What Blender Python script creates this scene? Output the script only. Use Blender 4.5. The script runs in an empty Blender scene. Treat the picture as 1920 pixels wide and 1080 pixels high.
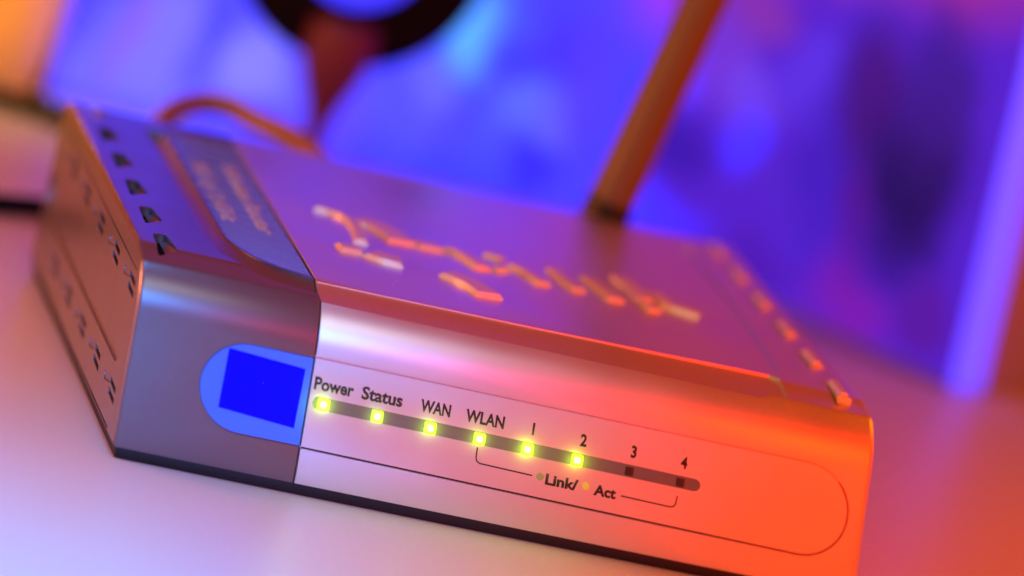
import bpy, bmesh, math, random
from mathutils import Vector, Matrix
S = 0.001                                  # everything below is in millimetres, scaled once to metres
sc = bpy.context.scene
col = sc.collection
random.seed(4)

# ------------------------------------------------------------------ camera
cam_d = bpy.data.cameras.new('camera'); cam = bpy.data.objects.new('camera', cam_d); col.objects.link(cam)
right = Vector((0.93798, -0.21721, 0.27022)); down = Vector((0.20902, -0.26756, -0.9406)); fwd = Vector((0.27661, 0.93874, -0.20556))
M = Matrix((right, -down, -fwd)).transposed().to_4x4()
M.translation = Vector((-121.54, -628.92, 183.85)) * S
cam.matrix_world = M
cam_d.sensor_width = 36.0; cam_d.lens = 36 * 7000 / 1920
cam_d.clip_start = 0.01; cam_d.clip_end = 50
cam_d.dof.use_dof = True; cam_d.dof.focus_distance = 0.678; cam_d.dof.aperture_fstop = 6.2
sc.camera = cam

# ------------------------------------------------------------------ world, exposure
w = bpy.data.worlds.new('World'); sc.world = w; w.use_nodes = True
w.node_tree.nodes['Background'].inputs[0].default_value = (1.0, 0.064, 0.004, 1)
w.node_tree.nodes['Background'].inputs[1].default_value = 0.46
sc.view_settings.view_transform = 'Standard'; sc.view_settings.look = 'None'
sc.view_settings.exposure = 0; sc.view_settings.gamma = 1

# ------------------------------------------------------------------ lamps
def lamp(name, loc, aim, size, power, color, spread=180):
    d = bpy.data.lights.new(name, 'AREA'); o = bpy.data.objects.new(name, d); col.objects.link(o)
    d.shape = 'RECTANGLE'; d.size = size[0] * S; d.size_y = size[1] * S; d.energy = power; d.color = color; d.spread = math.radians(spread)
    o.location = Vector(loc) * S
    o.rotation_euler = (Vector(aim) - Vector(loc)).to_track_quat('-Z', 'Y').to_euler()
    return o
lamp('strip_softbox', (-20, -330, 285), (40, 0, 32), (250, 46), 0.145, (1.0, 0.94, 0.50))
lamp('high_key', (-15, -215, 195), (4, -6, 10), (180, 140), 0.003, (0.0, 0.30, 1.0), 26)
lamp('low_key', (-45, -255, 80), (-6, -6, 12), (150, 90), 0.038, (0.0, 0.26, 1.0), 26)
lamp('front_softbox', (-100, -430, 210), (0, 0, 10), (220, 200), 0.245, (0.74, 1.0, 0.14))
lamp('table_fill', (-60, -150, 320), (-10, -120, 0), (200, 120), 0.205, (0.03, 0.40, 1.0), 34)  # unseen fill added to tint the table at front left
lamp('red_lamp', (205, -125, 46), (112, 0, 14), (80, 60), 0.25, (1.0, 0.015, 0.0))
lamp('wide_red_fill', (120, -300, 80), (90, 0, 14), (120, 60), 0.072, (1.0, 0.05, 0.0))  # unseen red fill added for the middle of the front face
lamp('orange_lamp', (-230, 110, 95), (0, 60, 15), (110, 110), 0.225, (1.0, 0.33, 0.0))
lamp('low_orange_lamp', (-260, 60, 40), (0, 60, 15), (80, 60), 0.270, (1.0, 0.27, 0.14), 90)
lamp('mug_fill', (30, 170, 190), (-6, 300, 50), (50, 50), 0.040, (1.0, 0.70, 0.0), 50)  # unseen fill added to brighten the mug
lamp('right_lamp', (420, 60, 200), (200, 60, 0), (140, 140), 0.42, (1.0, 0.20, 0.0))
lamp('low_right_lamp', (330, 30, 60), (140, 10, 0), (60, 60), 0.14, (1.0, 0.02, 0.0))

# ------------------------------------------------------------------ materials
def mat(name, base=(.5, .5, .5), rough=.5, metal=0.0, emit=None, estr=0, coat=0, noise=None, bump=None, spec=.5, sss=0, trans=0, flake=0):
    m = bpy.data.materials.new(name); m.use_nodes = True
    nt = m.node_tree; N = nt.nodes; L = nt.links; b = N['Principled BSDF']
    b.inputs['Base Color'].default_value = (*base, 1); b.inputs['Roughness'].default_value = rough
    b.inputs['Metallic'].default_value = metal; b.inputs['Coat Weight'].default_value = coat
    b.inputs['Specular IOR Level'].default_value = spec; b.inputs['Coat Roughness'].default_value = .24
    if emit: b.inputs['Emission Color'].default_value = (*emit, 1); b.inputs['Emission Strength'].default_value = estr
    if sss:
        b.inputs['Subsurface Weight'].default_value = sss; b.inputs['Subsurface Scale'].default_value = 0.002
    if trans: b.inputs['Transmission Weight'].default_value = trans
    tc = N.new('ShaderNodeTexCoord')
    if noise:                                   # (scale, amount): colour grain and uneven gloss
        t = N.new('ShaderNodeTexNoise'); t.inputs['Scale'].default_value = noise[0]; t.inputs['Detail'].default_value = 6
        L.new(tc.outputs['Object'], t.inputs['Vector'])
        mx = N.new('ShaderNodeMix'); mx.data_type = 'RGBA'; a = noise[1]
        mx.inputs[6].default_value = (*[c * (1 - a) for c in base], 1); mx.inputs[7].default_value = (*[min(1, c * (1 + a)) for c in base], 1)
        L.new(t.outputs['Fac'], mx.inputs[0]); L.new(mx.outputs[2], b.inputs['Base Color'])
        mr = N.new('ShaderNodeMapRange'); mr.inputs[3].default_value = max(.02, rough - .08); mr.inputs[4].default_value = rough + .08
        L.new(t.outputs['Fac'], mr.inputs[0]); L.new(mr.outputs[0], b.inputs['Roughness'])
    if bump:                                    # (scale, strength)
        t2 = N.new('ShaderNodeTexNoise'); t2.inputs['Scale'].default_value = bump[0]; t2.inputs['Detail'].default_value = 3
        L.new(tc.outputs['Object'], t2.inputs['Vector'])
        bp = N.new('ShaderNodeBump'); bp.inputs['Strength'].default_value = bump[1]; bp.inputs['Distance'].default_value = 0.0001
        L.new(t2.outputs['Fac'], bp.inputs['Height']); L.new(bp.outputs[0], b.inputs['Normal'])
    return m
MG = mat('grey_paint', (.17, .155, .185), .35, .7, coat=.5, noise=(60, .03), bump=(8000, .05))
MS = mat('silver_paint', (.74, .73, .76), .37, .90, noise=(60, .02), bump=(9000, .04))
MB = mat('black_plastic', (.010, .009, .012), .55, spec=.25, bump=(2500, .2))
MHOLE = mat('hole_shade', (.006, .004, .004), .9, spec=.1)
MBADGE = mat('badge_blue', (.05, .22, .92), .35, noise=(500, .03))
MSQ = mat('square_blue', (0, 0, 1), .6, emit=None, spec=.1)
MINK = mat('ink', (.012, .008, .012), .55)
MSTRIP = mat('smoked_strip', (.16, .13, .13), .35, sss=.3, noise=(600, .06))
MLED = mat('led_lit', (.5, .8, .1), .4, emit=(.34, .80, .0), estr=1.25)
MCORE = mat('led_core', (.8, 1, .2), .4, emit=(.62, 1.0, .2), estr=3.0)
MLEDOFF = mat('led_off', (.03, .012, .008), .3)
MGROOVE = mat('groove_dark', (.035, .015, .015), .8)
MDOTG = mat('dot_green', (.25, .33, .12), .5)
MDOTY = mat('dot_yellow', (.55, .62, .08), .5)
MCHROME = mat('satin_metal', (.80, .72, .60), .42, .42)
MLABEL = mat('label_blue', (.16, .36, .80), .28, noise=(250, .08))
MWHITE = mat('white_ink', (.42, .58, .9), .5)
MTABLE = mat('table_white', (.58, .54, .56), .42, noise=(900, .08), bump=(2600, .35))
MCABO = mat('cable_orange', (.26, .15, .06), .4, noise=(100, .08))
MCABK = mat('cable_black', (.006, .004, .006), .75, spec=.1, noise=(100, .2))
MANT = mat('antenna_rubber', (.13, .085, .05), .5, noise=(100, .1))
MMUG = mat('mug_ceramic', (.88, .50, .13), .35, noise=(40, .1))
MRING = mat('ring_dark', (.004, .002, .005), .8, spec=.1, noise=(60, .2))
MSTEM = mat('stem_red', (.14, .02, .03), .5, noise=(60, .2))
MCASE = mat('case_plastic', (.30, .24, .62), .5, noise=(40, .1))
MBEZ = mat('panel_frame', (.30, .26, .5), .4, noise=(60, .1))
MEDGE = mat('lit_strip', (.1, .1, .5), .5, emit=(.14, .09, 1.7), estr=1.0)  # blue light on the case edge, painted as glow

def picture(name, base, blobs, grain, strength=1.0):
    """painted glow standing in for blurred background light: soft round patches of colour in the object's own x-z coordinates (mm), broken up by noise"""
    m = bpy.data.materials.new(name); m.use_nodes = True; nt = m.node_tree; N = nt.nodes; L = nt.links
    b = N['Principled BSDF']; b.inputs['Base Color'].default_value = (.01, .01, .01, 1); b.inputs['Roughness'].default_value = .6; b.inputs['Specular IOR Level'].default_value = .08
    tc = N.new('ShaderNodeTexCoord')
    no = N.new('ShaderNodeTexNoise'); no.inputs['Scale'].default_value = grain; no.inputs['Detail'].default_value = 2
    L.new(tc.outputs['Object'], no.inputs['Vector'])
    sb = N.new('ShaderNodeVectorMath'); sb.operation = 'SUBTRACT'; sb.inputs[1].default_value = (.5, .5, .5); L.new(no.outputs['Color'], sb.inputs[0])
    sl = N.new('ShaderNodeVectorMath'); sl.operation = 'SCALE'; sl.inputs['Scale'].default_value = .020; L.new(sb.outputs[0], sl.inputs[0])
    ad = N.new('ShaderNodeVectorMath'); ad.operation = 'ADD'; L.new(tc.outputs['Object'], ad.inputs[0]); L.new(sl.outputs[0], ad.inputs[1])
    prev = None
    for (x, z, rx, rz, c, a) in blobs:
        s1 = N.new('ShaderNodeVectorMath'); s1.operation = 'SUBTRACT'; s1.inputs[1].default_value = (x * S, 0, z * S); L.new(ad.outputs[0], s1.inputs[0])
        s2 = N.new('ShaderNodeVectorMath'); s2.operation = 'MULTIPLY'; s2.inputs[1].default_value = (1 / (rx * S), 0, 1 / (rz * S)); L.new(s1.outputs[0], s2.inputs[0])
        ln = N.new('ShaderNodeVectorMath'); ln.operation = 'LENGTH'; L.new(s2.outputs[0], ln.inputs[0])
        mr = N.new('ShaderNodeMapRange'); mr.interpolation_type = 'SMOOTHSTEP'
        mr.inputs[1].default_value = .35; mr.inputs[2].default_value = 1.35; mr.inputs[3].default_value = a; mr.inputs[4].default_value = 0
        L.new(ln.outputs['Value'], mr.inputs[0])
        mx = N.new('ShaderNodeMix'); mx.data_type = 'RGBA'; L.new(mr.outputs[0], mx.inputs[0])
        if prev: L.new(prev, mx.inputs[6])
        else: mx.inputs[6].default_value = (*lin(base), 1)
        mx.inputs[7].default_value = (*lin(c), 1); prev = mx.outputs[2]
    L.new(prev, b.inputs['Emission Color']); b.inputs['Emission Strength'].default_value = strength
    return m
def lin(c):
    r = [((v / 255) / 12.92 if v < 11 else ((v / 255 + .055) / 1.055) ** 2.4) for v in c]
    return (r[0], r[1], r[2] * (1.7 if c[2] > 244 else 1.0))

# ------------------------------------------------------------------ router outline: the case is not a perfect box
WW, DD, HH = 142., 125., 37.7
XL = {(0, 0): 1.0, (0, 1): -2.1, (1, 0): -1.9, (1, 1): -3.1}
XR = {(0, 0): 145.5, (0, 1): 139.1, (1, 0): 149., (1, 1): 147.5}
DL, DR = 123.5, 131.
def bil(T, a, b): return T[0, 0] * (1 - a) * (1 - b) + T[1, 0] * a * (1 - b) + T[0, 1] * (1 - a) * b + T[1, 1] * a * b
def warp(v):
    x, y, z = v; a = y / DD; b = z / HH; l = bil(XL, a, b); r = bil(XR, a, b); t = x / WW
    return Vector((l + (r - l) * t, y * (DL + (DR - DL) * t) / DD, z))
def ident(v): return Vector(v)

# ------------------------------------------------------------------ object helpers
def link_mesh(name, bm, m, parent=None, fn=ident, smooth=40):
    me = bpy.data.meshes.new(name)
    for v in bm.verts: v.co = fn(v.co) * S
    bm.normal_update(); bm.to_mesh(me); bm.free()
    if smooth:
        me.shade_smooth(); me.set_sharp_from_angle(angle=math.radians(smooth))
    for mm in (m if isinstance(m, (list, tuple)) else [m]): me.materials.append(mm)
    o = bpy.data.objects.new(name, me); col.objects.link(o)
    if parent: o.parent = parent; o.matrix_parent_inverse = Matrix()
    return o
def tag(o, label, cat, group=None):
    o['label'] = label; o['category'] = cat
    if group: o['group'] = group
    return o
def empty(name, label, cat, loc=(0, 0, 0), group=None):
    o = bpy.data.objects.new(name, None); o.empty_display_size = .01; o.location = Vector(loc) * S; col.objects.link(o)
    return tag(o, label, cat, group)
def box(bm, lo, hi, bev=0, seg=2):
    r = bmesh.ops.create_cube(bm, size=1)
    vs = r['verts']
    for v in vs: v.co = Vector([lo[i] + (v.co[i] + .5) * (hi[i] - lo[i]) for i in range(3)])
    if bev:
        es = list({e for v in vs for e in v.link_edges})
        bmesh.ops.bevel(bm, geom=es, offset=bev, segments=seg, affect='EDGES', profile=.5)
def prism(bm, pts, axis, a, b):
    """closed outline pts in the two other axes, extruded from a to b along axis"""
    def P(u, v, t): return {'x': (t, u, v), 'y': (u, t, v), 'z': (u, v, t)}[axis]
    A = [bm.verts.new(P(u, v, a)) for u, v in pts]; B = [bm.verts.new(P(u, v, b)) for u, v in pts]
    bm.faces.new(A); bm.faces.new(B[::-1]); n = len(pts)
    fs = [bm.faces.new((A[i], B[i], B[(i + 1) % n], A[(i + 1) % n])) for i in range(n)]
    bmesh.ops.recalc_face_normals(bm, faces=bm.faces)
    return A, B
def rounded(pts, r, seg=4):
    out = []; n = len(pts)
    for i in range(n):
        p = Vector(pts[i]); a = (Vector(pts[i - 1]) - p); b = (Vector(pts[(i + 1) % n]) - p)
        rr = min(r, a.length * .45, b.length * .45); A = p + a.normalized() * rr; B = p + b.normalized() * rr
        for k in range(seg + 1):
            t = k / seg; q = A * (1 - t) ** 2 + p * 2 * t * (1 - t) + B * t * t; out.append((q.x, q.y))
    return out
def path_bm(bm, pts, w, axis, a, b, closed=False):
    """a band of width w along pts (2D), extruded a..b along axis; used for grooves and printed lines"""
    n = len(pts); L_, R_ = [], []
    for i in range(n):
        p = Vector(pts[i]); t = Vector((0, 0))
        if closed or i > 0: t += (p - Vector(pts[i - 1])).normalized()
        if closed or i < n - 1: t += (Vector(pts[(i + 1) % n]) - p).normalized()
        t.normalize(); nn = Vector((-t.y, t.x)); ww = (w[i] if isinstance(w, (list, tuple)) else w) / 2
        L_.append(p + nn * ww); R_.append(p - nn * ww)
    prism(bm, [(q.x, q.y) for q in L_] + [(q.x, q.y) for q in R_[::-1]], axis, a, b)
def arc(cx, cy, r, a0, a1, n=16): return [(cx + r * math.cos(math.radians(a0 + (a1 - a0) * k / n)), cy + r * math.sin(math.radians(a0 + (a1 - a0) * k / n))) for k in range(n + 1)]
def smooth_pts(pts, n=8):
    out = []
    P = [Vector(p) for p in pts]
    for i in range(len(P) - 1):
        p0 = P[max(i - 1, 0)]; p1 = P[i]; p2 = P[i + 1]; p3 = P[min(i + 2, len(P) - 1)]
        for k in range(n):
            t = k / n
            out.append(.5 * ((2 * p1) + (p2 - p0) * t + (2 * p0 - 5 * p1 + 4 * p2 - p3) * t * t + (3 * p1 - p0 - 3 * p2 + p3) * t ** 3))
    out.append(P[-1]); return out
def tube(bm, pts, r, sides=12):
    P = [Vector(p) for p in pts]; rings = []; up = Vector((0.13, .2, 1)).normalized()
    for i, p in enumerate(P):
        t = (P[min(i + 1, len(P) - 1)] - P[max(i - 1, 0)]).normalized()
        a = t.cross(up).normalized(); b = t.cross(a).normalized(); rr = r[i] if isinstance(r, (list, tuple)) else r
        rings.append([bm.verts.new(p + (a * math.cos(2 * math.pi * k / sides) + b * math.sin(2 * math.pi * k / sides)) * rr) for k in range(sides)])
    for i in range(len(rings) - 1):
        for k in range(sides): bm.faces.new((rings[i][k], rings[i][(k + 1) % sides], rings[i + 1][(k + 1) % sides], rings[i + 1][k]))
    bm.faces.new(rings[0]); bm.faces.new(rings[-1][::-1]); bmesh.ops.recalc_face_normals(bm, faces=bm.faces)
def lathe(bm, prof, c=(0, 0), n=48):
    rings = [[bm.verts.new((c[0] + r * math.cos(2 * math.pi * k / n), c[1] + r * math.sin(2 * math.pi * k / n), z)) for k in range(n)] for r, z in prof]
    for i in range(len(rings) - 1):
        for k in range(n): bm.faces.new((rings[i][k], rings[i][(k + 1) % n], rings[i + 1][(k + 1) % n], rings[i + 1][k]))
    bm.faces.new(rings[0]); bm.faces.new(rings[-1]); bmesh.ops.recalc_face_normals(bm, faces=bm.faces)
def carve(bm, cutters):
    """subtract each cutter bmesh from bm (exact boolean), return the result as a bmesh"""
    me = bpy.data.meshes.new('tmp'); bm.to_mesh(me); bm.free(); o = bpy.data.objects.new('tmp', me); col.objects.link(o)
    cs = []
    for c in cutters:
        bmesh.ops.recalc_face_normals(c, faces=c.faces)
        cm = bpy.data.meshes.new('tmpc'); c.to_mesh(cm); c.free(); co = bpy.data.objects.new('tmpc', cm); col.objects.link(co)
        md = o.modifiers.new('b', 'BOOLEAN'); md.operation = 'DIFFERENCE'; md.object = co; md.solver = 'EXACT'; cs.append(co)
    dg = bpy.context.evaluated_depsgraph_get(); dg.update()
    ev = o.evaluated_get(dg); nm = bpy.data.meshes.new_from_object(ev)
    out = bmesh.new(); out.from_mesh(nm)
    for x in [o] + cs:
        m_ = x.data; bpy.data.objects.remove(x); bpy.data.meshes.remove(m_)
    bpy.data.meshes.remove(nm)
    return out

# ------------------------------------------------------------------ the setting
bm = bmesh.new(); box(bm, (-700, -700, -24), (900, 640, 0), 1.5)
o = link_mesh('table', bm, MTABLE); o['kind'] = 'structure'
# ------------------------------------------------------------------ the router
router = empty('wireless_router', 'two-tone grey and silver wireless router with lit green lights along its front', 'router')
ZB = 2.3                                                     # underside of the painted shell at the front
def profile():
    p = [(0.3, ZB), (0.0, 4), (0.0, 27.0)]
    for k in range(1, 11):                                   # big rounding of the front edge, ending in a crease
        a = math.radians(53.1 * k / 10); p.append((9.5 - 9.5 * math.cos(a), 27.0 + 11.3 * math.sin(a)))
    p += [(4.15, 36.1), (10.0, 37.05), (10.6, 37.3), (13, 37.4), (60, 37.55), (122, 37.7), (124.2, 37.1), (125, 35.4), (125, ZB)]
    return p
def shell(x0, x1, bev0, bev1):
    bm = bmesh.new(); n = 12; pr = profile()
    A, B = prism(bm, pr, 'x', x0, x1)
    for end, bv in ((A, bev0), (B, bev1)):
        if bv:
            s = set(end); es = [e for e in bm.edges if e.verts[0] in s and e.verts[1] in s and not (e.verts[0].co.z < 2 and e.verts[1].co.z < 2)]
            bmesh.ops.bevel(bm, geom=es, offset=bv, segments=4, affect='EDGES', profile=.5, clamp_overlap=True)
    return bm
# shallow channel round the top panel: stations of inner edge (x, y, z), bed, outer edge
def channel(st, open_front=False):
    bm = bmesh.new(); rings = []
    for (ix, iy, iz), (mx, my, mz), (ox, oy, oz) in st:
        rings.append([bm.verts.new(v) for v in ((ix, iy, 39.5), (ix, iy, iz), (mx, my, mz), (ox, oy, oz), (ox, oy, 39.5))])
    for a, b in zip(rings[:-1], rings[1:]):
        for k in range(5): bm.faces.new((a[k], a[(k + 1) % 5], b[(k + 1) % 5], b[k]))
    bm.faces.new(rings[0]); bm.faces.new(rings[-1][::-1]); bmesh.ops.recalc_face_normals(bm, faces=bm.faces)
    return bm
inn = smooth_pts([(18.3, 112, 0), (18.4, 60, 0), (18.7, 33, 0), (19.8, 25, 0), (22.4, 18.6, 0), (27, 14.0, 0), (34.5, 11.2, 0)], 4)
out = smooth_pts([(14.3, 112, 0), (14.3, 60, 0), (14.3, 29, 0), (15.2, 19, 0), (18, 12.3, 0), (23, 7.6, 0), (34.5, 4.7, 0)], 4)
GREY_CH = []
for k, (a, b) in enumerate(zip(inn, out)):
    t = k / (len(inn) - 1); dz = -.75 * max(0, min(1, (t - .45) / .5))
    GREY_CH.append(((a.x, a.y, 37.2 + dz * .35), (a.x * .3 + b.x * .7, a.y * .3 + b.y * .7, 35.75 + dz * .9), (b.x, b.y, 35.65 + dz * .6)))
SILV_CH = []
for x, yi in ((33, 10.4), (50, 10.6), (75, 11.2), (100, 12.3), (118, 13.4), (123, 13.6), (124.8, 12.4)):
    m_ = 0 if x < 120 else .15
    SILV_CH.append(((x, yi, 37.05), (x, 6.6, 35.95 - m_), (x, 2.8 if x < 120 else 4.6, 35.3)))
def slot(x, y, mirror=1):                                    # skewed vent opening on the top
    q = [(x - 1.9 * mirror, y - 8.0), (x - 1.5 * mirror, y + 5.2), (x + 1.2 * mirror, y + 6.2), (x + 2.1 * mirror, y - 3.5)]
    return rounded(q, 1.2, 3)
def offs(pts, k):
    c = Vector((sum(p[0] for p in pts) / len(pts), sum(p[1] for p in pts) / len(pts)))
    return [tuple(c + (Vector(p) - c) * k) for p in pts]
def ramp(x, x0): return 34.0 + (x - (x0 - 1.9)) / 4.0 * 3.0
def scoop(x0, y):
    c = bmesh.new(); prism(c, slot(x0, y), 'z', 33, 39)
    for v in c.verts:
        if v.co.z < 36: v.co.z = ramp(v.co.x, x0)
    return c
def shade_plate(x0, y, cutx):
    q = [p for p in offs(slot(x0, y), .97)]; c = bmesh.new()
    q = [(min(p[0], cutx), p[1]) for p in q]; q = [p for i, p in enumerate(q) if (Vector(p) - Vector(q[i - 1])).length > .02]
    prism(c, q, 'z', 0, 1)
    for v in c.verts: v.co.z = ramp(v.co.x, x0) + (.05 if v.co.z < .5 else .25)
    return c
VL = [117.4, 96.6, 74.8, 53.2, 32.4, 12.6]; VR = [116, 95.6, 75, 54.4, 33.8, 13.2]
SIDE = [(13.0, 34.3, 56.4, 78, 99.5), (13.4, 34.2, 55, 76, 97)]

# grey end of the shell
cut = []
for y in VL:
    cut.append(scoop(5.3, y + 1.6))
cut.append(channel(GREY_CH))
c = bmesh.new(); prism(c, [(19.0, 30), (20.3, 24.6), (22.9, 18.9), (27.5, 14.6), (34, 12.4), (34, 116), (18.7, 116)], 'z', 37.0, 39); cut.append(c)   # label recess
stad = [(34, 9.15), (34, 25.95)] + [(21.7 + 8.4 * math.cos(math.radians(a)), 17.55 + 8.4 * math.sin(math.radians(a))) for a in range(90, 271, 10)]
c = bmesh.new(); prism(c, stad, 'y', -1, .55); cut.append(c)
SLIT = lambda y, z, g: [(y - 7.6 + g, z - .75 + g), (y - .6 - g, z - .35 + g), (y - .4 - g, z + .75 - g), (y - 7.4 + g, z + .35 - g)]
for zi, row in zip((29.6, 9.6), SIDE):
    for y in row:
        for dz in (1.25, -.75):                              # two slanted slits and a shallow thumb-shaped dip behind them
            c = bmesh.new(); prism(c, SLIT(y, zi + dz, 0), 'x', -2, 3.0); cut.append(c)
        c = bmesh.new(); prism(c, rounded([(y - .1, zi + .4), (y + 6.2, zi - .6), (y + 6.8, zi + .9), (y - .1, zi + 2.2)], .6, 3), 'x', -2, .75)
        for v in c.verts:
            if v.co.x > 0: v.co.x = .75 - .09 * (v.co.y - y)
        cut.append(c)
c = bmesh.new(); path_bm(c, [(6.5, 33.2), (60, 33.4), (116, 33.4)], .35, 'x', -1, .45); cut.append(c)
c = bmesh.new(); path_bm(c, [(7.5, 3.4), (60, 3.4), (128, 3.4)], .55, 'x', -1, .6); cut.append(c)
# shallow scoop along the middle of the side
c = bmesh.new(); prism(c, rounded([(9, 14.5), (9, 23.5), (122, 23.5), (122, 14.5)], 4.5, 6), 'x', -1, .5); cut.append(c)
grey = link_mesh('grey_housing', carve(shell(0, 33.05, .9, .18), cut), MG, router, warp, 35)

# silver remainder of the shell
cut = []
cut.append(channel(SILV_CH))
c = bmesh.new(); path_bm(c, [(125.6, 17.5), (126.4, 28), (128.2, 60), (129.2, 112)], 1.3, 'z', 36.9, 39)
cut.append(c)
for y in VR:
    cut.append(scoop(136.6, y))
OV = [(31, 9.15), (60, 8.95), (129.4, 8.35)] + arc(129.4, 17.25, 8.9, -80, 80, 18) + [(129.4, 26.15), (31, 26.1)]
c = bmesh.new(); path_bm(c, OV, .40, 'y', -1, .8); cut.append(c)
OVL = OV
ST = [(34.9, 16.6), (34.4, 16.9), (34.1, 17.7), (34.4, 18.7), (34.9, 19.05)] + [(107.6, 18.5)] + arc(107.6, 17.3, 1.2, 60, -60, 6) + [(107.6, 16.1)]
c = bmesh.new(); prism(c, ST, 'y', -1, .6); cut.append(c)
silver = link_mesh('silver_housing', carve(shell(33.35, 142, .18, 2.6), cut), MS, router, warp, 35)

# dark plates painting the shade inside vents and slits
for y in VL:
    b_ = shade_plate(5.3, y + 1.6, 5.5); link_mesh('vent_shade', b_, MHOLE, router, warp, 0)
for y in VR:
    b_ = shade_plate(136.6, y, 135.8); link_mesh('vent_shade', b_, MHOLE, router, warp, 0)
for zi, row in zip((29.6, 9.6), SIDE):
    for y in row:
        for dz in (1.25, -.75):
            b_ = bmesh.new(); prism(b_, SLIT(y, zi + dz, .06), 'x', 1.2, 2.9)
            link_mesh('slit_shade', b_, MHOLE, router, warp, 0)
for y in VR:
    b_ = bmesh.new(); path_bm(b_, [(136.9, y - 5.4), (137.0, y), (137.2, y + 5)], 2.7, 'z', 35.2, 38.35)
    bmesh.ops.bevel(b_, geom=[e for e in b_.edges if all(v.co.z > 38 for v in e.verts)], offset=.7, segments=3, affect='EDGES', clamp_overlap=True)
    link_mesh('vent_glint', b_, MCHROME, router, warp, 40)  # bright raised bar added so the vent catches orange light
# black tray below the shell
b_ = bmesh.new(); box(b_, (.8, .9, 0), (141, 124.5, 2.6), .5)
link_mesh('base_tray', b_, MB, router, warp)
b_ = bmesh.new(); box(b_, (32.9, 1.3, 2.4), (33.5, 123, 26.4)); box(b_, (32.9, 9, 26.4), (33.5, 123, 35.4)); link_mesh('seam_gasket', b_, MB, router, warp, 0)

# badge and blue square on it
b_ = bmesh.new(); prism(b_, [(33.1, 9.35), (33.1, 25.75)] + [(21.7 + 8.2 * math.cos(math.radians(a)), 17.55 + 8.2 * math.sin(math.radians(a))) for a in range(90, 271, 6)], 'y', .02, .56)
bmesh.ops.bevel(b_, geom=[e for e in b_.edges if all(v.co.y < .1 for v in e.verts)], offset=.12, segments=2, affect='EDGES')
badge = link_mesh('badge', b_, MBADGE, router, warp); badge['label'] = 'light blue half-round badge'
b_ = bmesh.new(); prism(b_, [(17.44, 13.36), (31.59, 12.35), (31.9, 23.49), (17.61, 24.4)], 'y', -.05, .05)
sq = link_mesh('cover_square', b_, MSQ, badge, warp, 0); sq['label'] = 'plain saturated blue square'  # plain blue cover in place of the hidden logo

# light strip and its eight lights
b_ = bmesh.new(); prism(b_, offs(ST, .998), 'y', .16, .62)
strip = link_mesh('lit_strip', b_, MSTRIP, router, warp, 0)
for i, x in enumerate([36.2, 46.3, 56.35, 65.75, 75.0, 84.6, 94.8, 104.85]):
    zc = 17.75 - .008 * (x - 36); b_ = bmesh.new(); on = i < 6; hs = 1.12 if on else .85
    box(b_, (x - hs, .02 if on else .10, zc - hs), (x + hs, .4, zc + hs), .3 if on else .1, 3)
    l = link_mesh('indicator_light', b_, MLED if on else MLEDOFF, strip, warp)
    if on:
        b_ = bmesh.new(); box(b_, (x - .6, -.12, zc - .6), (x + .6, .1, zc + .6), .3, 3); link_mesh('indicator_core', b_, MCORE, strip, warp)
        gd = bpy.data.lights.new('indicator_glow', 'POINT'); gd.energy = 1.0e-3 * (1.25, .55, .9, .8, 1.3, 1.1)[i]; gd.color = (.45, 1.0, .02); gd.shadow_soft_size = .0006
        go = bpy.data.objects.new('indicator_glow', gd); col.objects.link(go); go.location = (warp((x, -1.1, zc - .3))) * S; go.parent = router
    l['label'] = 'lit yellow-green indicator light' if on else 'unlit dark indicator light'

b_ = bmesh.new(); path_bm(b_, [(33.6, 9.13)] + OVL[1:-6], [.34] * 14 + [.30, .26, .2, .12, .08][:max(0, len(OVL) - 6 - 14)] if len(OVL) - 6 > 14 else .34, 'y', .34, .78); link_mesh('groove_shade', b_, MGROOVE, router, warp, 0)  # dark strip painting the shade at the bottom of the oval groove
# printing on the front
def text_bm(s, size, align='LEFT', sx=1.0, bold=0.0):
    cu = bpy.data.curves.new('t', 'FONT'); cu.body = s; cu.size = size; cu.align_x = align; cu.extrude = 0; cu.offset = bold; cu.resolution_u = 3
    ob = bpy.data.objects.new('t', cu); col.objects.link(ob)
    dg = bpy.context.evaluated_depsgraph_get(); dg.update()
    me = bpy.data.meshes.new_from_object(ob.evaluated_get(dg)); b = bmesh.new(); b.from_mesh(me)
    bpy.data.objects.remove(ob); bpy.data.curves.remove(cu); bpy.data.meshes.remove(me)
    for v in b.verts: v.co.x *= sx
    return b
def front_text(s, x0, x1, z, size, name='printed_word', sh=0.0, bold=.105):
    b = text_bm(s, size, bold=bold); xs = [v.co.x for v in b.verts]; lo, hi = min(xs), max(xs)
    k = (x1 - x0) / (hi - lo) if len(s) > 1 else .8
    if len(s) == 1: x0 = (x0 + x1) / 2 - (hi - lo) * .4
    for v in b.verts: v.co = Vector((x0 + (v.co.x - lo) * k + v.co.y * sh, -.03, z + v.co.y))
    r = bmesh.ops.extrude_face_region(b, geom=b.faces[:])
    for v in [g for g in r['geom'] if isinstance(g, bmesh.types.BMVert)]: v.co.y += .05
    bmesh.ops.recalc_face_normals(b, faces=b.faces)
    o = link_mesh(name, b, MINK, router, warp, 0); return o
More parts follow.
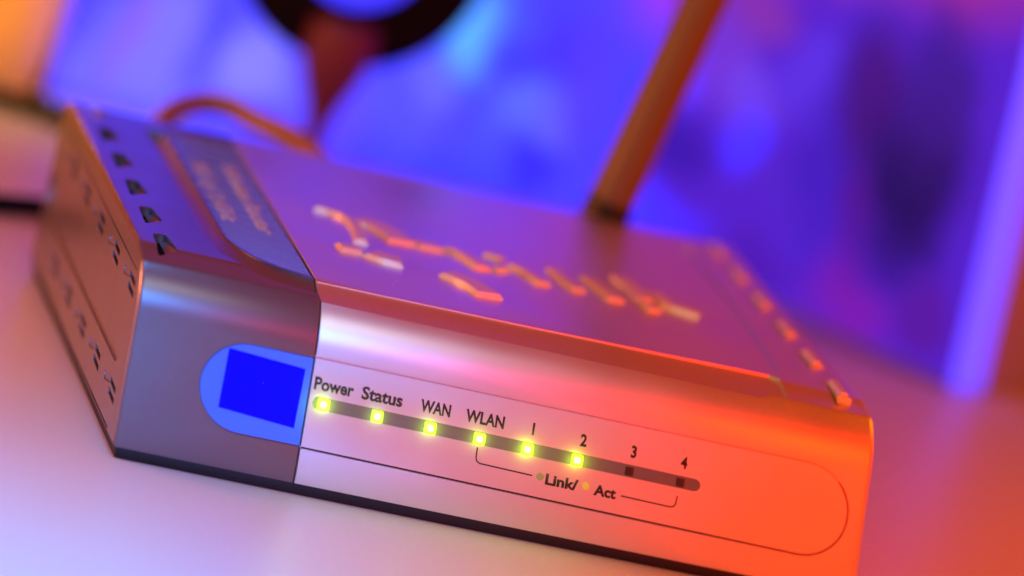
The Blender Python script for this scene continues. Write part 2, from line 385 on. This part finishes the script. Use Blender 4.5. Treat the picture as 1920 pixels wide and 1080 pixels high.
for s, x0, x1, z, h in [('Power', 33.95, 41.3, 20.3, 3.25), ('Status', 42.8, 50.5, 20.35, 3.25), ('WAN', 53.9, 59.6, 20.35, 3.15), ('WLAN', 62.5, 69.9, 20.3, 3.15),
                     ('1', 75.0, 76.0, 20.35, 3.1), ('2', 84.4, 86.1, 20.2, 3.1), ('3', 94.3, 95.9, 20.05, 3.1), ('4', 104.2, 105.8, 20.0, 3.1),
                     ('Link/', 79.2, 85.5, 11.75, 2.75), ('Act', 88.6, 92.9, 11.65, 2.75)]:
    front_text(s, x0, x1, z, h, 'printed_number' if s.isdigit() else 'printed_word')
for pts in ([(65.6, 15.9), (65.65, 13.9), (65.9, 13.3), (66.5, 13.0), (76.6, 12.8)], [(93.9, 12.45), (103.5, 12.3), (104.2, 12.5), (104.5, 13.0), (104.65, 14.6)]):
    b_ = bmesh.new(); path_bm(b_, pts, .27, 'y', -.03, .02); link_mesh('printed_line', b_, MINK, router, warp, 0)
for x, z, m_ in ((78.1, 12.9, MDOTG), (87.0, 12.9, MDOTY)):
    b_ = bmesh.new(); prism(b_, arc(x, z, .72, 0, 345, 23), 'y', -.03, .02); link_mesh('printed_dot', b_, m_, router, warp, 0)

# blue paper label on the grey top
b_ = bmesh.new(); prism(b_, [(19.3, 30), (20.6, 24.8), (23.1, 19.3), (27.7, 15.0), (32.7, 13.1), (32.7, 115.5), (19.0, 115.5)], 'z', 37.0, 37.25)
label = link_mesh('top_label', b_, MLABEL, router, warp, 0)
for s, x, y0, y1 in (('802.11g / 2.4GHz', 20.8, 91, 44), ('Wireless Router', 27.4, 95, 40)):
    b = text_bm(s, 4.6, bold=.16); xs = [v.co.x for v in b.verts]; lo, hi = min(xs), max(xs)
    for v in b.verts: v.co = Vector((x + v.co.y * 1.0, y0 + (v.co.x - lo) / (hi - lo) * (y1 - y0), 37.27))
    r = bmesh.ops.extrude_face_region(b, geom=b.faces[:])
    for v in [g for g in r['geom'] if isinstance(g, bmesh.types.BMVert)]: v.co.z += .04
    bmesh.ops.recalc_face_normals(b, faces=b.faces); link_mesh('printed_word', b, MWHITE, label, warp, 0)

# raised bright lettering on the silver top
def raised(strokes):
    b = bmesh.new()
    for pts, w_ in strokes:
        P = smooth_pts([(*p, 0) for p in pts], 4) if len(pts) > 2 else [Vector((*p, 0)) for p in pts]
        P = [(p.x, p.y) for p in P]
        path_bm(b, P, w_ * 1.4, 'z', 37.0, 38.35)
    es = [e for e in b.edges if all(v.co.z > 38 for v in e.verts) and len(e.link_faces) == 2]
    bmesh.ops.bevel(b, geom=es, offset=.4, segments=2, affect='EDGES', clamp_overlap=True)
    link_mesh('raised_letter', b, MCHROME, router, warp, 40)
raised([([(42.5, 70), (46, 69), (48.4, 66), (49.2, 58), (48.2, 48)], 2.0), ([(42.3, 40), (47, 40.4)], 3.2), ([(48.6, 40), (51, 38.4), (54.6, 37.8)], 4.2),
        ([(50.4, 66.5), (54, 65), (56.6, 60), (57.8, 55)], 4.6)])
raised([([(60.6, 57), (66, 57.6)], 3.2)])
raised([([(67.2, 59.5), (70.2, 56), (71.8, 51), (72.6, 48)], 2.6), ([(63.0, 37.2), (66.6, 34), (68.6, 30), (69.6, 26)], 4.0)])
raised([([(75.6, 62), (79, 60)], 2.2), ([(75.9, 51.5), (77.2, 50)], 2.6)])
raised([([(80.4, 57), (82.4, 52.6), (84.6, 46)], 2.4)])
raised([([(89.4, 61), (90.2, 53), (92, 47)], 2.4)])
raised([([(96.2, 60), (97.6, 53), (99.4, 45.6)], 2.8)])
raised([([(104.4, 66.4), (105.6, 58), (106.2, 51)], 2.6), ([(105.2, 46), (107.8, 46.6)], 2.8), ([(109.8, 58.5), (111.4, 52), (113.6, 50.4), (117.4, 49)], 2.8)])

# antenna at the back
b_ = bmesh.new(); tube(b_, [(117.4, 132, 28), (118.0, 132, 36), (118.7, 132, 41.0)], [5.6, 5.6, 5.4], 20)
ant0 = bmesh.new()
ax = [(117.6, 132, 36), (119.2, 132, 44), (127.0, 132, 92), (138, 133, 160)]
tube(ant0, ax, [5.2, 5.2, 4.8, 4.0], 24)
ant = link_mesh('antenna', ant0, MANT, router)
link_mesh('hinge', b_, MB, ant)

# ------------------------------------------------------------------ things behind the router
# cables
def cable(name, pts, r, m_, label, plug=None):
    b = bmesh.new(); tube(b, smooth_pts(pts, 8), r, 12)
    o = link_mesh(name, b, m_, None, ident, 60); return tag(o, label, 'cable')
cable('cable', [(18, 132, 12), (20, 150, 19), (26, 168, 29.3), (34.3, 180, 32.2), (41.4, 180, 33.2), (47, 175, 32.4), (55.3, 165, 32), (60, 150, 30), (62, 138, 24), (62, 132, 18)], 2.5, MCABO, 'orange cable arching up behind the left back edge of the router')
cable('cable', [(-90, 300, 1.8), (-30, 293, 1.8), (8, 286, 1.8), (24, 276, 1.8), (42, 240, 1.8), (50, 180, 1.8), (46, 131, 8)], 3.0, MCABK, 'black cable in front of the orange mug, the one farther from the router')
cable('cable', [(-110, 128, 2.2), (-40, 152, 2.2), (-4, 171, 2.2), (8, 176, 2.2), (20, 166, 3), (26, 131, 9)], 2.3, MCABK, 'black cable that meets the back left corner of the router')

# mug at far left
mug = empty('mug', 'orange mug at the far left edge behind the router', 'mug', (-16, 320, 0))
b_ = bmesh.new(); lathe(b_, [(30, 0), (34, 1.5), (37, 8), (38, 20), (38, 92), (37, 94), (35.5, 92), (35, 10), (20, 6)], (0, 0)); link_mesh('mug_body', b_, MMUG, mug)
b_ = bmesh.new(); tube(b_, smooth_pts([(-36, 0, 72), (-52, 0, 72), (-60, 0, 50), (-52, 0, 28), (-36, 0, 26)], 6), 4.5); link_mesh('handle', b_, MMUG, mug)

# made-up glowing screen behind the router
scr = empty('backdrop_panel', 'made-up glowing blue screen standing behind the router', 'backdrop', (0, 308, 0))
b_ = bmesh.new(); box(b_, (21.2, 2, 1.5), (184, 2.6, 158))
BACK_GLOW = [(46, 20, 17, 22, (130, 120, 255), 1), (30, 14, 9, 14, (120, 108, 255), .9), (38, 22, 4, 16, (150, 84, 245), .6), (72, 22, 13, 20, (140, 134, 255), 1), (58, 30, 5, 18, (70, 66, 255), .8),
       (52, 55, 30, 18, (112, 104, 255), .8), (97, 22, 12, 14, (120, 84, 255), .7), (84, 6, 16, 8, (108, 84, 255), .7), (112, 22, 14, 16, (90, 88, 255), .8), (124.5, 44, 8, 11, (120, 235, 255), 1), (124, 46, 14, 17, (70, 120, 255), .5),
       (146, 28, 12, 11, (96, 112, 255), .9), (136, 18, 9, 12, (76, 84, 255), .7), (128, 8, 20, 6, (60, 70, 255), .6), (152, 46, 12, 9, (72, 52, 255), .9), (149, 12, 7, 8, (50, 44, 250), .9), (160, 40, 9, 20, (86, 62, 255), .8),
       (66, 36, 7, 9, (88, 78, 255), .8), (104, 34, 7, 7, (60, 48, 250), .7), (118, 30, 6, 8, (112, 112, 255), .8), (139, 38, 5, 7, (60, 56, 250), .7), (154, 27, 5, 8, (104, 96, 255), .7), (80, 138, 66, 84, (104, 88, 255), 1), (90, 76, 26, 12, (122, 64, 215), .7), (160, 92, 26, 26, (170, 60, 150), .9), (186, 100, 28, 50, (205, 48, 56), 1), (100, 175, 70, 30, (90, 40, 200), .8)]  # blurred background light painted as patches; upper ones tint the lid's reflection
link_mesh('panel', b_, picture('blue_glow', (76, 66, 255), BACK_GLOW, 45), scr, ident, 0)
b_ = bmesh.new(); box(b_, (20.6, 2.8, 0), (185.5, 12, 162), 1.5); box(b_, (20.6, 0, 0), (185.5, 2.9, 1.4)); box(b_, (20.6, 0, 158.2), (185.5, 2.9, 162)); box(b_, (20.6, 0, 1.2), (21.1, 2.9, 158.4)); box(b_, (184.1, 0, 1.2), (185.5, 2.9, 158.4))
link_mesh('panel_frame', b_, MBEZ, scr)

# computer case at right: purple side and blue corner light painted as glow
ang = math.atan2(.549, .836)
case = empty('computer_case', 'dark computer case with purple and blue light painted as glow on side and corner', 'computer case', (238.5, 205, 0))
case.rotation_euler = (0, 0, ang)
LEAN = .13
def lean(v): return Vector((v[0] - LEAN * v[2], v[1], v[2]))
# local axes: +x along the front, +y back; the painted side is the plane x = 0
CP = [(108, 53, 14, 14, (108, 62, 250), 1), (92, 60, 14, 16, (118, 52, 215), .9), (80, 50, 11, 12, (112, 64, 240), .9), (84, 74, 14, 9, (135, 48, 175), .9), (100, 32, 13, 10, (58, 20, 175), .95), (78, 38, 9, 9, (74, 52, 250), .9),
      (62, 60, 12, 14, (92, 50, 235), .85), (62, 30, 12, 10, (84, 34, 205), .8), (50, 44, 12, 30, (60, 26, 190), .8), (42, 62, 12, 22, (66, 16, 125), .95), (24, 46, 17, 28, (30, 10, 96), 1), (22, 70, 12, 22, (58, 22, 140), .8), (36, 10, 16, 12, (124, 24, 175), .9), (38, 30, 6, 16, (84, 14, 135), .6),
      (68, 8, 14, 9, (76, 22, 178), .8), (104, 10, 16, 9, (74, 50, 255), .9), (12, 14, 10, 12, (88, 20, 150), .8), (50, 84, 18, 8, (70, 40, 220), .5), (60, 116, 80, 30, (205, 50, 52), 1), (60, 160, 80, 35, (150, 40, 60), .9)]  # painted purple light; upper red patches added to tint the lid's reflection
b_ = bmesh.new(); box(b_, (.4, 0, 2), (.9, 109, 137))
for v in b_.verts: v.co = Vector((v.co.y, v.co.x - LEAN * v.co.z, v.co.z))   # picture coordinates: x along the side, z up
pan = link_mesh('side_glow', b_, picture('purple_glow', (82, 30, 205), CP, 40), case, ident, 0)
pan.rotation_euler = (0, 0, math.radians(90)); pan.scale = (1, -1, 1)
b_ = bmesh.new(); box(b_, (1.2, 1, 0), (140, 110, 140), 2); link_mesh('case_body', b_, MBEZ, case, lean)
b_ = bmesh.new(); box(b_, (.3, -3.5, 1), (10.8, -.2, 139), 1); link_mesh('corner_glow', b_, MEDGE, case, lean)  # plastic edge with its blue light painted as glow, not a lamp
b_ = bmesh.new(); box(b_, (11, -3.2, 0), (140, .8, 140), 1); link_mesh('front_cover', b_, MCASE, case, lean)

# ring on a stem
rs = empty('ring_stand', 'blurred dark ring on a reddish stem standing between router and the added blue screen', 'stand', (84.5, 280, 0))
b_ = bmesh.new(); n, k = 48, 16
vv = [[b_.verts.new(((25.5 + 8 * math.cos(2 * math.pi * j / k)) * math.cos(2 * math.pi * i / n), 4 * math.sin(2 * math.pi * j / k), 64 + (25.5 + 8 * math.cos(2 * math.pi * j / k)) * math.sin(2 * math.pi * i / n))) for j in range(k)] for i in range(n)]
for i in range(n):
    for j in range(k): b_.faces.new((vv[i][j], vv[(i + 1) % n][j], vv[(i + 1) % n][(j + 1) % k], vv[i][(j + 1) % k]))
bmesh.ops.recalc_face_normals(b_, faces=b_.faces); link_mesh('ring', b_, MRING, rs)
b_ = bmesh.new(); lathe(b_, [(2.4, 2.5), (3, 16), (5, 22), (8, 29), (9.5, 36), (9, 43)], (0, -2), 24); link_mesh('stem', b_, MSTEM, rs)
b_ = bmesh.new(); lathe(b_, [(14, 0), (15, 1), (14.5, 2.4), (3, 3.4)], (0, -2), 32); link_mesh('foot', b_, MRING, rs)

# fine dust: too small and too many to tell apart
random.seed(11)
def specks(name, n, place, size, parent=None, fn=ident):
    bm = bmesh.new()
    for k in range(n):
        c, ax = place(); r = random.uniform(*size); a0 = random.random() * 6.3
        pts = [(c[0] + r * random.uniform(.6, 1.2) * math.cos(a0 + q * 1.256), c[1] + r * random.uniform(.6, 1.2) * math.sin(a0 + q * 1.256)) for q in range(5)]
        lo = c[2] if ax == 'z' else c[2]
        A = [bm.verts.new((u, v, lo) if ax == 'z' else (u, lo, v)) for u, v in pts]
        top = (sum(p[0] for p in pts) / 5, sum(p[1] for p in pts) / 5); h = .12
        T = bm.verts.new((top[0], top[1], lo + h) if ax == 'z' else (top[0], lo - h, top[1]))
        for q in range(5): bm.faces.new((A[q], A[(q + 1) % 5], T))
    bmesh.ops.recalc_face_normals(bm, faces=bm.faces)
    o = link_mesh(name, bm, MDUST, parent, fn, 0); o['kind'] = 'stuff'; return o
MDUST = mat('dust', (.75, .68, .72), .9)
td = specks('dust', 260, lambda: ((random.uniform(-60, 170), random.uniform(-95, -3), .005), 'z'), (.06, .20))
specks('dust', 40, lambda: ((random.uniform(3, 138), random.uniform(14, 120), 37.56), 'z'), (.06, .14), router, warp)
specks('dust', 26, lambda: ((random.uniform(3, 138), random.uniform(4, 25), -.005), 'y'), (.04, .09), router, warp)
tag(td, 'fine pale dust scattered on the white table in front of the router', 'dust')
